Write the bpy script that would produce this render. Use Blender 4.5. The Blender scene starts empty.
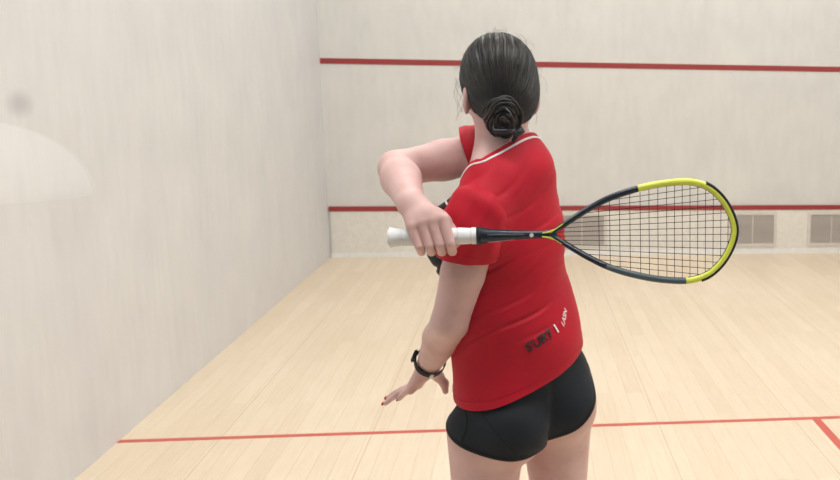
import bpy, bmesh, math, random
import numpy as np
from mathutils import Vector, Matrix
from mathutils.bvhtree import BVHTree
random.seed(4)
C = bpy.context.scene.collection
PI = math.pi
QUAL = 1.0

# ------------------------------------------------------------------ camera
CAM = np.array([1.80025678, -10.2649349, 1.54479994])
YAW, PITCH, ROLL, FOC, CX, CY = 0.151055743, 0.202324254, 0.0126631405, 1058.07093, 682.148147, 311.673217
fw = np.array([math.sin(YAW)*math.cos(PITCH), math.cos(YAW)*math.cos(PITCH), -math.sin(PITCH)])
r0 = np.cross(fw, [0, 0, 1]); r0 /= np.linalg.norm(r0); u0 = np.cross(r0, fw)
rt = math.cos(ROLL)*r0 + math.sin(ROLL)*u0
up = -math.sin(ROLL)*r0 + math.cos(ROLL)*u0

def at(px, py, Y):
    """world point on the vertical plane y = Y"""
    d = fw + rt*(px-CX)/FOC - up*(py-CY)/FOC
    return CAM + d*(Y-CAM[1])/d[1]

cd = bpy.data.cameras.new('camera'); cam = bpy.data.objects.new('camera', cd); C.objects.link(cam)
cam.matrix_world = Matrix(((rt[0], up[0], -fw[0], CAM[0]), (rt[1], up[1], -fw[1], CAM[1]), (rt[2], up[2], -fw[2], CAM[2]), (0, 0, 0, 1)))
cd.sensor_width = 36; cd.lens = FOC/840*36
cd.shift_x = (420-CX)/840; cd.shift_y = (CY-240)/840
cd.clip_start = 0.02
cd.dof.use_dof = True; cd.dof.focus_distance = 2.08; cd.dof.aperture_fstop = 11.0
bpy.context.scene.camera = cam

# ------------------------------------------------------------------ materials
def mat(name, col, rough=.6, metal=0, spec=.5, **kw):
    m = bpy.data.materials.new(name); m.use_nodes = True
    nt = m.node_tree; b = nt.nodes['Principled BSDF']
    b.inputs['Base Color'].default_value = (*col, 1); b.inputs['Roughness'].default_value = rough
    b.inputs['Metallic'].default_value = metal; b.inputs['Specular IOR Level'].default_value = spec
    for k, v in kw.items(): b.inputs[k.replace('_', ' ')].default_value = v
    return m, nt, b
def node(nt, t, **kw):
    n = nt.nodes.new(t)
    for k, v in kw.items(): setattr(n, k, v)
    return n
def coords(nt, scale=(1, 1, 1), rot=(0, 0, 0), out='Object', loc=(0, 0, 0)):
    tc = node(nt, 'ShaderNodeTexCoord'); mp = node(nt, 'ShaderNodeMapping')
    mp.inputs['Scale'].default_value = scale; mp.inputs['Rotation'].default_value = rot; mp.inputs['Location'].default_value = loc
    nt.links.new(tc.outputs[out], mp.inputs['Vector']); return mp.outputs[0]
def noise(nt, vec, scale, detail=4, rough=.55):
    n = node(nt, 'ShaderNodeTexNoise'); n.inputs['Scale'].default_value = scale
    n.inputs['Detail'].default_value = detail; n.inputs['Roughness'].default_value = rough
    nt.links.new(vec, n.inputs['Vector']); return n.outputs['Fac']
def ramp(nt, fac, stops):
    r = node(nt, 'ShaderNodeValToRGB'); e = r.color_ramp.elements
    while len(e) < len(stops): e.new(.5)
    for i, (p, c) in enumerate(stops):
        e[i].position = p; e[i].color = (*c, 1) if len(c) == 3 else c
    nt.links.new(fac, r.inputs[0]); return r.outputs['Color']
def mix(nt, fac, a, b, mode='MIX'):
    n = node(nt, 'ShaderNodeMix', data_type='RGBA', blend_type=mode)
    for sock, v in ((n.inputs[0], fac), (n.inputs[6], a), (n.inputs[7], b)):
        if isinstance(v, (int, float)): sock.default_value = v
        elif isinstance(v, tuple): sock.default_value = (*v, 1)
        else: nt.links.new(v, sock)
    return n.outputs[2]
def bump(nt, b, h, strength=.2, dist=.002):
    n = node(nt, 'ShaderNodeBump'); n.inputs['Strength'].default_value = strength; n.inputs['Distance'].default_value = dist
    nt.links.new(h, n.inputs['Height']); nt.links.new(n.outputs[0], b.inputs['Normal'])
def math_n(nt, op, a, b=None, c=None):
    n = node(nt, 'ShaderNodeMath', operation=op)
    for s, v in zip(n.inputs, (a, b, c)):
        if v is None: continue
        if isinstance(v, (int, float)): s.default_value = v
        else: nt.links.new(v, s)
    return n.outputs[0]

def wall_mat(name, base, streak_rot):
    m, nt, b = mat(name, base, .55, spec=.35)
    v = coords(nt, (1, 1, .25)); n1 = noise(nt, v, 14, 5, .6)
    n2 = noise(nt, coords(nt), 2.2, 3)
    c1 = ramp(nt, n1, [(.3, tuple(x*.945 for x in base)), (.6, base), (.8, tuple(min(1, x*1.015) for x in base))])
    c2 = ramp(nt, n2, [(.3, (.93, .93, .94)), (.65, (1, 1, 1))])
    c = mix(nt, 1.0, c1, c2, 'MULTIPLY')
    # scuffs the ball has left
    n3 = noise(nt, coords(nt, (1, 1, 1.6)), 7, 2); sc = ramp(nt, n3, [(.70, (1, 1, 1)), (.78, (.94, .935, .93))])
    c = mix(nt, 1.0, c, sc, 'MULTIPLY')
    nt.links.new(c, b.inputs['Base Color'])
    bump(nt, b, n1, .25, .003)
    return m, nt, b, c
M = {}
M['wall'], *_ = wall_mat('plaster', (.71, .70, .675), 0)
mm, nt, b, c = wall_mat('side_plaster', (.725, .722, .728), 0)
# one round grey spot on the side wall
M['side'] = mm
GREY_SPOT = at(20, 104, -6)  # replaced below by its point on the wall
d = fw + rt*(20-CX)/FOC - up*(104-CY)/FOC; GREY_SPOT = CAM + d*(-CAM[0]/d[0])
geo = node(nt, 'ShaderNodeNewGeometry'); vs = node(nt, 'ShaderNodeVectorMath', operation='DISTANCE')
mp_ = node(nt, 'ShaderNodeVectorMath', operation='MULTIPLY'); mp_.inputs[1].default_value = (1, .45, 1); nt.links.new(geo.outputs['Position'], mp_.inputs[0])
vs.inputs[1].default_value = (GREY_SPOT[0], GREY_SPOT[1]*.45, GREY_SPOT[2])
nt.links.new(mp_.outputs[0], vs.inputs[0])
fac = ramp(nt, vs.outputs['Value'], [(.015, (.74, .74, .76)), (.06, (1, 1, 1))])
nt.links.new(mix(nt, 1.0, c, fac, 'MULTIPLY'), b.inputs['Base Color'])

# maple strip floor, boards running towards the front wall
m, nt, b = mat('maple_floor', (.8, .6, .4), .38, spec=.45); M['floor'] = m
v = coords(nt, (1, 1, 1), (0, 0, PI/2), out='Object')
br = node(nt, 'ShaderNodeTexBrick'); nt.links.new(v, br.inputs['Vector'])
br.offset = .37; br.squash = 1
for k, x in (('Scale', 1), ('Mortar Size', .0009), ('Mortar Smooth', .3), ('Bias', 0), ('Brick Width', 1.35), ('Row Height', .083)):
    br.inputs[k].default_value = x
br.inputs['Color1'].default_value = (.765, .635, .485, 1); br.inputs['Color2'].default_value = (.82, .695, .545, 1)
br.inputs['Mortar'].default_value = (.62, .46, .30, 1)
g = noise(nt, coords(nt, (22, 1.2, 1)), 3, 5, .6)
gc = ramp(nt, g, [(.3, (.93, .91, .88)), (.65, (1, 1, 1))])
c = mix(nt, 1.0, br.outputs['Color'], gc, 'MULTIPLY')
g2 = noise(nt, coords(nt, (1, .8, 1)), 1.1, 2); c = mix(nt, 1.0, c, ramp(nt, g2, [(.3, (.96, .94, .92)), (.7, (1, 1, 1))]), 'MULTIPLY')
br2 = node(nt, 'ShaderNodeTexBrick'); nt.links.new(coords(nt, (1, 1, 1), (0, 0, PI/2), loc=(0, .23, 0)), br2.inputs['Vector'])
for k, x in (('Scale', 1), ('Mortar Size', .0016), ('Mortar Smooth', .2), ('Brick Width', 40), ('Row Height', .664)): br2.inputs[k].default_value = x
br2.inputs['Color1'].default_value = br2.inputs['Color2'].default_value = (1, 1, 1, 1); br2.inputs['Mortar'].default_value = (.66, .58, .5, 1)
c = mix(nt, 1.0, c, br2.outputs['Color'], 'MULTIPLY')
nt.links.new(c, b.inputs['Base Color']); bump(nt, b, g, .08, .001)

def painted(name, col, rough=.5):
    m, nt, b = mat(name, col, rough)
    n = noise(nt, coords(nt), 30, 4)
    nt.links.new(ramp(nt, n, [(.3, tuple(x*.94 for x in col)), (.7, tuple(min(1, x*1.06) for x in col))]), b.inputs['Base Color'])
    return m
M['wall_red'] = painted('red_wall_paint', (.31, .03, .03))
M['floor_red'] = painted('red_floor_paint', (.58, .09, .06), .4)
M['tin_white'] = painted('white_tin_paint', (.76, .73, .68), .4)
M['ceiling'] = painted('ceiling_paint', (.8, .8, .79), .8)
M['vent_frame'] = painted('pale_vent_frame', (.66, .62, .57), .5)
m, nt, b = mat('vent_mesh', (.45, .41, .38), .6); M['vent'] = m
w = node(nt, 'ShaderNodeTexWave', wave_type='BANDS', bands_direction='Z'); w.inputs['Scale'].default_value = 25
nt.links.new(coords(nt), w.inputs['Vector'])
nt.links.new(ramp(nt, w.outputs['Fac'], [(.2, (.37, .335, .31)), (.8, (.55, .505, .47))]), b.inputs['Base Color'])

m, nt, b = mat('pane_glass', (1, 1, 1), 0); M['glass'] = m
for n in list(nt.nodes): nt.nodes.remove(n)
o = node(nt, 'ShaderNodeOutputMaterial'); mx = node(nt, 'ShaderNodeMixShader'); tr = node(nt, 'ShaderNodeBsdfTransparent'); gl = node(nt, 'ShaderNodeBsdfGlossy')
gl.inputs['Roughness'].default_value = .0; fr = node(nt, 'ShaderNodeFresnel'); fr.inputs['IOR'].default_value = 1.5
tr.inputs['Color'].default_value = (.985, .995, .99, 1)
nt.links.new(fr.outputs[0], mx.inputs[0]); nt.links.new(tr.outputs[0], mx.inputs[1]); nt.links.new(gl.outputs[0], mx.inputs[2]); nt.links.new(mx.outputs[0], o.inputs[0])

# skin
m, nt, b = mat('skin', (.72, .47, .40), .5, spec=.4); M['skin'] = m
b.inputs['Subsurface Weight'].default_value = .12; b.inputs['Subsurface Radius'].default_value = (.012, .004, .002); b.inputs['Subsurface Scale'].default_value = 1
n1 = noise(nt, coords(nt), 14, 4); n2 = noise(nt, coords(nt), 120, 3)
c = ramp(nt, n1, [(.3, (.60, .365, .34)), (.5, (.68, .445, .425)), (.7, (.73, .50, .48))])
nt.links.new(c, b.inputs['Base Color']); bump(nt, b, n2, .15, .0008)
# fabrics
def fabric(name, col, rough, sheen, weave=1500, amp=.03):
    m, nt, b = mat(name, col, rough, spec=.2); b.inputs['Sheen Weight'].default_value = sheen; b.inputs['Sheen Roughness'].default_value = .4
    n = noise(nt, coords(nt), weave, 2); n2 = noise(nt, coords(nt), 9, 3)
    nt.links.new(ramp(nt, n2, [(.3, tuple(x*.9 for x in col)), (.7, tuple(min(1, x*1.08) for x in col))]), b.inputs['Base Color'])
    bump(nt, b, n, amp, .0006); return m
M['shirt'] = fabric('red_sports_fabric', (.50, .005, .022), .6, .03)
M['shirt_black'] = fabric('black_sports_fabric', (.012, .012, .014), .6, .1)
M['shorts'] = fabric('black_shorts_fabric', (.010, .014, .020), .65, .03)
M['shorts_hem'] = fabric('black_hem_fabric', (.005, .006, .008), .6, .05)
M['white_trim'] = fabric('white_trim_fabric', (.85, .83, .83), .6, .1)
M['black_print'], *_ = mat('black_print', (.02, .015, .018), .5)
M['white_print'], *_ = mat('white_print', (.9, .87, .87), .5)
m, nt, b = mat('dark_hair', (.02, .013, .010), .36, spec=.5); M['hair'] = m
b.inputs['Roughness'].default_value = .42
n = noise(nt, coords(nt), 60, 4)
nt.links.new(ramp(nt, n, [(.3, (.004, .003, .003)), (.55, (.009, .0065, .0055)), (.8, (.028, .018, .013))]), b.inputs['Base Color'])
b.inputs['Anisotropic'].default_value = .4
M['tie'], *_ = mat('navy_ribbon', (.012, .014, .024), .45)
M['pin'], *_ = mat('blue_grey_pin', (.25, .29, .40), .3, .4)
M['nail'], *_ = mat('red_nail_varnish', (.5, .01, .02), .2)
M['watch'], *_ = mat('watch_rubber', (.004, .004, .005), .6, 0, .2)
M['steel'], *_ = mat('brushed_steel', (.5, .5, .52), .3, 1)
M['grip'] = painted('white_grip_tape', (.78, .80, .82), .55)
m, nt, b = mat('racket_navy', (.008, .016, .034), .3, spec=.35); M['navy'] = m
b.inputs['Coat Weight'].default_value = .15
M['slate'], *_ = mat('racket_slate', (.07, .10, .12), .35)
M['lime'], *_ = mat('racket_lime', (.76, .84, .10), .35)
M['bumper'], *_ = mat('bumper_black', (.008, .011, .018), .5, 0, .3)
M['string'], *_ = mat('string_dark', (.01, .01, .012), .5, 0, .2)
M['shoe'] = painted('white_shoe', (.75, .75, .76), .5)
M['sole'] = painted('gum_sole', (.5, .3, .14), .6)
M['eye'], *_ = mat('eye_white', (.8, .78, .76), .2)
M['iris'], *_ = mat('brown_iris', (.06, .03, .015), .2)
M['lip'], *_ = mat('lip', (.55, .2, .18), .4)

# ------------------------------------------------------------------ mesh helpers
def link(name, me, m, parent=None, smooth=False, **props):
    if m is not None and not me.materials:
        for x in (m if isinstance(m, (list, tuple)) else [m]): me.materials.append(x)
    if smooth: me.polygons.foreach_set('use_smooth', [True]*len(me.polygons))
    o = bpy.data.objects.new(name, me); C.objects.link(o)
    if parent: o.parent = parent; o.matrix_parent_inverse = parent.matrix_world.inverted()
    for k, v in props.items(): o[k] = v
    return o
def from_bm(name, bm, m, parent=None, smooth=False, **props):
    me = bpy.data.meshes.new(name); bm.normal_update(); bm.to_mesh(me); bm.free()
    return link(name, me, m, parent, smooth, **props)
def box(bm, lo, hi, bev=0):
    r = bmesh.ops.create_cube(bm, size=1); vs_ = r['verts']
    for v_ in vs_: v_.co = Vector([(lo[i]+hi[i])/2 + v_.co[i]*(hi[i]-lo[i]) for i in range(3)])
    if bev: bmesh.ops.bevel(bm, geom=list({e for v_ in vs_ for e in v_.link_edges}), offset=bev, segments=2, affect='EDGES')
def tube(bm, pts, rad, n=10, closed=False, flat=None, caps=True, upv=None):
    """sweep along pts; rad float or list; flat=(a,b) scales along normal / binormal"""
    P = [Vector(p) for p in pts]; N = len(P); rings = []
    U = None
    for i in range(N):
        a = P[(i-1) % N] if closed or i > 0 else P[i]; c = P[(i+1) % N] if closed or i < N-1 else P[i]
        t = (c-a).normalized()
        if upv is not None: U = Vector(upv)
        elif U is None: U = Vector((0, 0, 1)) if abs(t.z) < .9 else Vector((1, 0, 0))
        B = t.cross(U).normalized(); U2 = B.cross(t).normalized()
        if upv is None: U = U2
        r = rad[i] if hasattr(rad, '__len__') else rad
        fa, fb = (flat[i] if flat and hasattr(flat[0], '__len__') else flat) if flat else (1, 1)
        rings.append([bm.verts.new(P[i] + B*math.cos(2*PI*k/n)*r*fa + U2*math.sin(2*PI*k/n)*r*fb) for k in range(n)])
    fs = []
    for i in range(N if closed else N-1):
        A, Bq = rings[i], rings[(i+1) % N]
        for k in range(n): fs.append(bm.faces.new((A[k], A[(k+1) % n], Bq[(k+1) % n], Bq[k])))
    if caps and not closed:
        bm.faces.new(rings[0][::-1]); bm.faces.new(rings[-1])
    return fs
def empty(name, loc, **props):
    o = bpy.data.objects.new(name, None); o.location = loc; o.empty_display_size = .1; C.objects.link(o)
    bpy.context.view_layer.update()
    for k, v in props.items(): o[k] = v
    return o

# ------------------------------------------------------------------ the court
W, L, H = 6.4, 9.75, 5.64
def slab(name, lo, hi, m, **p):
    bm = bmesh.new(); box(bm, lo, hi); return from_bm(name, bm, m, kind='structure', **p)
GB = -13.6   # back wall of the gallery behind the glass
slab('floor', (-.2, -L, -.2), (W+.2, .2, 0), M['floor'])
slab('floor_gallery', (-.2, GB-.2, -.2), (W+.2, -L, 0), painted('gallery_carpet', (.10, .11, .13), .9))
slab('wall_front', (-.2, 0, 0), (W+.2, .2, H), M['wall'])
slab('wall_left', (-.2, -L-.0, 0), (0, 0, H), M['side'])
slab('wall_right', (W, -L, 0), (W+.2, 0, H), M['side'])
slab('wall_back', (-.2, GB-.2, 0), (W+.2, GB, H), painted('gallery_wall', (.13, .13, .14), .8))
slab('wall_gallery_left', (-.2, GB, 0), (0, -L, H), painted('gallery_side_wall', (.15, .15, .16), .8))
slab('wall_gallery_right', (W, GB, 0), (W+.2, -L, H), painted('gallery_side_wall_two', (.15, .15, .16), .8))
slab('ceiling', (-.2, GB-.2, H), (W+.2, .2, H+.2), M['ceiling'])
slab('window_1', (.004, -L-.006, .003), (W-.004, -L+.006, 2.4), M['glass'])
slab('wall_over_glass', (0, -L-.06, 2.4), (W, -L+.06, H), M['wall'])

# painted court lines
slab('trim_1', (0.002, -.004, 1.78), (W-.002, -.0, 1.83), M['wall_red'], label='red service line painted across the front wall')
slab('trim_2', (0.0, -5.465, 0.0), (W, -5.425, .0012), M['floor_red'], label='red short line painted across the wooden floor')
slab('trim_3', (3.180, -L+.01, 0.0), (3.222, -5.465, .0012), M['floor_red'], label='red half court line running back from the short line')
# the tin: a red rail over a pale board standing just off the wall
slab('trim_4', (.010, -.022, .435), (W-.01, 0, .48), M['wall_red'], label='red rail along the top of the tin')
slab('trim_5', (.022, -.016, .045), (W-.01, 0, .435), M['tin_white'], label='pale tin board under the red rail')
slab('trim_6', (.012, -.020, 0.0), (W-.01, 0, .045), painted('white_skirting', (.82, .82, .82), .4), label='white skirting strip under the tin board')

def vent(x0, label):
    e = empty('air_vent', (x0+.215, -.016, .10), label=label, category='vent', group='vents in the tin board')
    x1 = x0+.43; z0, z1 = .10, .385
    bm = bmesh.new()
    for lo, hi in (((x0-.03, -.026, z0-.03), (x0, -.016, z1+.03)), ((x1, -.026, z0-.03), (x1+.03, -.016, z1+.03)),
                   ((x0, -.026, z0-.03), (x1, -.016, z0)), ((x0, -.026, z1), (x1, -.016, z1+.03))): box(bm, lo, hi)
    from_bm('frame', bm, M['vent_frame'], e)
    bm = bmesh.new()
    box(bm, (x0, -.0185, z0), (x1, -.016, z1))
    for i in range(24):
        z = z0+.006+i*(z1-z0-.012)/23; box(bm, (x0, -.0215, z-.002), (x1, -.0185, z+.002))
    from_bm('mesh_screen', bm, M['vent'], e)
    bm = bmesh.new(); box(bm, (x0+.21, -.024, z0), (x0+.22, -.0215, z1)); from_bm('mullion', bm, M['vent_frame'], e)
vent(2.15, 'grey mesh vent in the tin seen through the racket strings beside the shirt')
vent(3.842, 'grey mesh vent in the tin just right of the racket rim')
vent(4.650, 'grey mesh vent in the tin cut off by the right picture edge')

# ceiling lights of the court and the gallery
def ceiling_light(x, y, power, label, group, sx=1.2, sy=.3, z=H):
    e = empty('ceiling_light', (x, y, z), label=label, category='ceiling light', group=group)
    bm = bmesh.new(); box(bm, (x-sx/2-.03, y-sy/2-.03, z-.07), (x+sx/2+.03, y+sy/2+.03, z-.001), .008); from_bm('housing', bm, M['ceiling'], e)
    em, nt, b = mat('lamp_diffuser', (.9, .9, .9), .5); b.inputs['Emission Color'].default_value = (1, .98, .95, 1); b.inputs['Emission Strength'].default_value = 3
    bm = bmesh.new(); box(bm, (x-sx/2, y-sy/2, z-.078), (x+sx/2, y+sy/2, z-.07)); from_bm('diffuser', bm, em, e)
    ld = bpy.data.lights.new('lamp', 'AREA'); ld.shape = 'RECTANGLE'; ld.size = sx; ld.size_y = sy; ld.energy = power; ld.color = (1, .985, .96)
    lo = bpy.data.objects.new('lamp', ld); lo.location = (0, 0, -.085); C.objects.link(lo); lo.parent = e
for x in (1.5, 4.9):
    for y, pw in ((-1.9, 80), (-5.4, 70), (-8.9, 130)):
        ceiling_light(x, y, pw, 'long white ceiling light over the court, out of the photograph', 'ceiling lights over the court', 1.5, .5)
for x in (1.8, 4.6):  # unseen lights, kept as frontal fill on the player through the glass
    ceiling_light(x, -11.6, 160, 'white ceiling light added over the gallery as fill, out of the photograph', 'ceiling lights over the gallery', 1.2, .6)

# invented dome on a stand, added so the glass mirrors a faint white shape
c0 = at(-28, 196, -7.6); lx_, ly_, lz_ = float(c0[0]), -2*L-float(c0[1]), float(c0[2])
e = empty('added_dome_lamp', (lx_, ly_, 0), label='invented lamp with a white dome, added for the faint reflection at far left', category='lamp')
bm = bmesh.new(); tube(bm, [(lx_, ly_, 0), (lx_, ly_, .02), (lx_, ly_, .03)], [.15, .15, .06], 28); from_bm('base', bm, M['vent_frame'], e)
bm = bmesh.new(); tube(bm, [(lx_, ly_, .02), (lx_, ly_, lz_+.1)], .012, 12); from_bm('pole', bm, M['vent_frame'], e)
m, nt, b = mat('added_white_dome', (.85, .86, .88), .6); b.inputs['Emission Color'].default_value = (.93, .95, 1, 1); b.inputs['Emission Strength'].default_value = .4  # glows slightly so the reflection of this added dome shows in the pane
bm = bmesh.new(); pr_ = [(.245*math.cos(a), .17*math.sin(a)) for a in np.linspace(0, PI/2*.97, 12)]
tube(bm, [(lx_, ly_, lz_+h_) for r_, h_ in pr_], [r_ for r_, h_ in pr_], 40, caps=False); o_ = from_bm('added_dome', bm, m, e, True)
sm_ = o_.modifiers.new('thickness', 'SOLIDIFY'); sm_.thickness = .004

# ------------------------------------------------------------------ implicit surfaces
F = np.float32
class Prim:
    def __init__(s, kind, k, op, **kw): s.kind, s.k, s.op = kind, k, op; s.__dict__.update(kw)
    def d(s, p):
        if s.kind == 'c':
            ab = s.b-s.a; t = np.clip(((p-s.a)@ab)/max(1e-9, float(ab@ab)), 0, 1)
            q = p-s.a-t[..., None]*ab
            return np.sqrt((q*q).sum(-1))-(s.ra+(s.rb-s.ra)*t)
        if s.kind == 'e':
            q = (p-s.c)@s.R; k0 = np.sqrt(((q/s.r)**2).sum(-1))+1e-9; k1 = np.sqrt(((q/(s.r*s.r))**2).sum(-1))+1e-9
            return k0*(k0-1)/k1
def cone(a, b, ra, rb, k=.02, op='u'): return Prim('c', k, op, a=np.array(a, F), b=np.array(b, F), ra=ra, rb=rb)
def rot(yaw=0, pitch=0, roll=0):
    """columns: right, forward, up; yaw turns left, pitch leans forward, roll leans left"""
    m = Matrix.Rotation(yaw, 3, 'Z') @ Matrix.Rotation(-pitch, 3, 'X') @ Matrix.Rotation(-roll, 3, 'Y')
    return np.array(m, F)
def ell(c, r, R=np.eye(3, dtype=F), k=.02, op='u'): return Prim('e', k, op, c=np.array(c, F), r=np.array(r, F), R=np.array(R, F))
def smin(a, b, k):
    if k <= 0: return np.minimum(a, b)
    h = np.maximum(k-np.abs(a-b), 0)/k
    return np.minimum(a, b)-h*h*k*.25
def evalp(prims, p):
    d = np.full(p.shape[:-1], 9, F)
    for q in prims:
        e = q.d(p)
        d = smin(d, e, q.k) if q.op == 'u' else -smin(-d, e, q.k)
    return d
def surface(prims, h, lo, hi, field=None, off=0.0, disp=None, dmax=.0):
    """mesh of {evalp(prims) - off + disp = 0} by surface nets; evaluated block by block"""
    h = h*QUAL; B = 16
    lo = np.array(lo, float); n = (np.ceil((np.array(hi)-lo)/h/B).astype(int))*B
    V = np.full(tuple(n+1), 1, F)
    Rb = h*B*math.sqrt(3)/2
    for bi in range(n[0]//B):
        for bj in range(n[1]//B):
            for bk in range(n[2]//B):
                i0 = np.array([bi, bj, bk])*B; c = (lo+(i0+B/2)*h).astype(F)[None]
                cd_ = [q.d(c)[0] for q in prims]
                us = [x for x, q in zip(cd_, prims) if q.op == 'u']; mn = min(us)
                kmax = .05
                if mn-off > Rb+kmax+dmax: continue
                use = [q for x, q in zip(cd_, prims) if (q.op == 'u' and x < mn+2*Rb+q.k+.01) or (q.op == 's' and x < Rb+q.k+.01)]
                if mn-off < -Rb-dmax-.02 and all(q.op == 'u' for q in use):
                    V[i0[0]:i0[0]+B+1, i0[1]:i0[1]+B+1, i0[2]:i0[2]+B+1] = -1; continue
                ax = [(lo[a]+(i0[a]+np.arange(B+1))*h).astype(F) for a in range(3)]
                G = np.stack(np.meshgrid(*ax, indexing='ij'), -1)
                d = evalp(use, G)-off
                if disp: d = d+disp(G)
                V[i0[0]:i0[0]+B+1, i0[1]:i0[1]+B+1, i0[2]:i0[2]+B+1] = d
    V[0] = V[-1] = 1; V[:, 0] = V[:, -1] = 1; V[:, :, 0] = V[:, :, -1] = 1
    S = V < 0
    cnt = np.zeros(tuple(n), np.uint8)
    for a in (0, 1):
        for b_ in (0, 1):
            for c_ in (0, 1): cnt += S[a:n[0]+a, b_:n[1]+b_, c_:n[2]+c_]
    I, J, K = np.nonzero((cnt > 0) & (cnt < 8))
    key = (I*n[1]+J)*n[2]+K
    acc = np.zeros((len(I), 3)); num = np.zeros(len(I))
    cor = [(a, b_, c_) for a in (0, 1) for b_ in (0, 1) for c_ in (0, 1)]
    for ci in cor:
        for axx in range(3):
            if ci[axx]: continue
            cj = list(ci); cj[axx] = 1
            va = V[I+ci[0], J+ci[1], K+ci[2]]; vb = V[I+cj[0], J+cj[1], K+cj[2]]
            m_ = (va < 0) != (vb < 0); t = np.where(m_, va/np.where(m_, va-vb, 1), 0)
            p = np.stack([np.full(len(I), float(ci[x])) for x in range(3)], -1); p[:, axx] += t
            acc += p*m_[:, None]; num += m_
    co = lo+(np.stack([I, J, K], -1)+acc/num[:, None])*h
    faces = []
    for axx in range(3):
        o1, o2 = [(1, 2), (2, 0), (0, 1)][axx]
        sl0 = [slice(1, -1)]*3; sl1 = [slice(1, -1)]*3; sl0[axx] = slice(0, -1); sl1[axx] = slice(1, None)
        A_, B_ = S[tuple(sl0)], S[tuple(sl1)]
        e = np.argwhere(A_ != B_); flip = A_[tuple(e.T)]
        base = e+1; base[:, axx] -= 1
        quad = []
        for (x, y) in ((0, 0), (-1, 0), (-1, -1), (0, -1)):
            q = base.copy(); q[:, o1] += x; q[:, o2] += y
            quad.append(np.searchsorted(key, (q[:, 0]*n[1]+q[:, 1])*n[2]+q[:, 2]))
        Q = np.stack(quad, -1); Q = np.where(flip[:, None], Q, Q[:, ::-1]); faces.append(Q)
    Q = np.concatenate(faces)
    return co, Q
def np_mesh(name, co, Q):
    me = bpy.data.meshes.new(name)
    me.vertices.add(len(co)); me.vertices.foreach_set('co', np.asarray(co, F).ravel())
    me.loops.add(Q.size); me.loops.foreach_set('vertex_index', Q.astype(np.int32).ravel())
    me.polygons.add(len(Q)); me.polygons.foreach_set('loop_start', np.arange(0, Q.size, 4, dtype=np.int32))
    me.update(calc_edges=True); me.validate(); return me
def relax(co, Q, it=2, f=.5):
    for _ in range(it):
        s = np.zeros_like(co); w_ = np.zeros(len(co))
        for a, b_ in ((0, 1), (1, 2), (2, 3), (3, 0)):
            for x, y in ((a, b_), (b_, a)):
                for ax in range(3): s[:, ax] += np.bincount(Q[:, x], co[Q[:, y], ax], len(co))
                w_ += np.bincount(Q[:, x], minlength=len(co))
        co = co*(1-f)+f*s/w_[:, None]
    return co

def clip(bm, pt, nrm, test=None):
    """cut along a plane; drop what lies on the normal's side (where test allows)"""
    geom = bm.faces[:] if test is None else [f for f in bm.faces if test(f.calc_center_median())]
    es = {e for f in geom for e in f.edges}; vs_ = {v_ for f in geom for v_ in f.verts}
    bmesh.ops.bisect_plane(bm, geom=list(vs_)+list(es)+geom, plane_co=Vector(pt), plane_no=Vector(nrm).normalized())
    n = Vector(nrm).normalized(); P0 = Vector(pt)
    dead = [f for f in bm.faces if (f.calc_center_median()-P0).dot(n) > 0 and (test is None or test(f.calc_center_median()))]
    bmesh.ops.delete(bm, geom=dead, context='FACES')
def keep_biggest(bm):
    seen = set(); best = []
    for f in bm.faces:
        if f in seen: continue
        st = [f]; comp = []; seen.add(f)
        while st:
            g_ = st.pop(); comp.append(g_)
            for e in g_.edges:
                for h_ in e.link_faces:
                    if h_ not in seen: seen.add(h_); st.append(h_)
        if len(comp) > len(best): best = comp
    bs = set(best); bmesh.ops.delete(bm, geom=[f for f in bm.faces if f not in bs], context='FACES')
# ------------------------------------------------------------------ the player
A3 = lambda *a: np.array(a, float)
def rgp(): return rgt(yp)*math.cos(rollp)+Z*math.sin(rollp)
def fwd(y): return A3(-math.sin(y), math.cos(y), 0)
def rgt(y): return A3(math.cos(y), math.sin(y), 0)
Z = A3(0, 0, 1)
yp, yc, yh = math.radians(40), math.radians(62), math.radians(20)   # yaw of pelvis, chest, head

pel = at(521, 394, -7.90)
wst = at(512, 318, -7.905)
rib = at(507, 232, -7.915)
nkb = at(508, 158, -7.925)
LS, RS = at(479, 213, -8.045), at(487, 152, -7.79)
LE, LW = at(450, 322, -8.02), at(428, 366, -7.85)
RE, RW = at(397, 169, -7.93), at(411, 203, -8.135)
hd = at(498.5, 84.5, -7.925)

rollp = .12
Rp, Rc, Rh = rot(yp, .05, rollp), rot(yc, .10), rot(yh, .08)
body = []
add = body.append
# hips
add(ell(pel+A3(.004, 0, .015), (.150, .098, .105), Rp))
add(ell(pel+rgp()*.108+Z*.020, (.058, .075, .075), Rp, .05))
for s in (-1, 1): add(ell(pel+rgp()*.078*s-fwd(yp)*.050-Z*.045, (.082, .080, .085), Rp, .03))
add(ell(wst, (.122, .088, .13), rot((yp+yc)/2, .03), .09))
add(ell(rib, (.132, .098, .155), Rc, .07))
for s in (-1, 1): add(ell(rib+rgt(yc)*.068*s+fwd(yc)*.096-Z*.005, (.056, .052, .058), Rc, .025))
# upper back, shoulder girdle and neck
add(ell((LS+RS)/2*.5+rib*.25+nkb*.25-fwd(yc)*.035+Z*.02, (.13, .062, .085), rot(yc, .25), .05))
add(cone(nkb-fwd(yc)*.025-Z*.03, LS+Z*.004, .052, .040, .045))
add(cone(nkb-fwd(yc)*.025-Z*.03, RS+Z*.012, .055, .048, .05))
NT = hd-Z*.07+fwd(yh)*-.012
add(cone(nkb-Z*.02-A3(.004, 0, 0), NT-A3(.003, 0, 0), .059, .054, .04))
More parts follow.
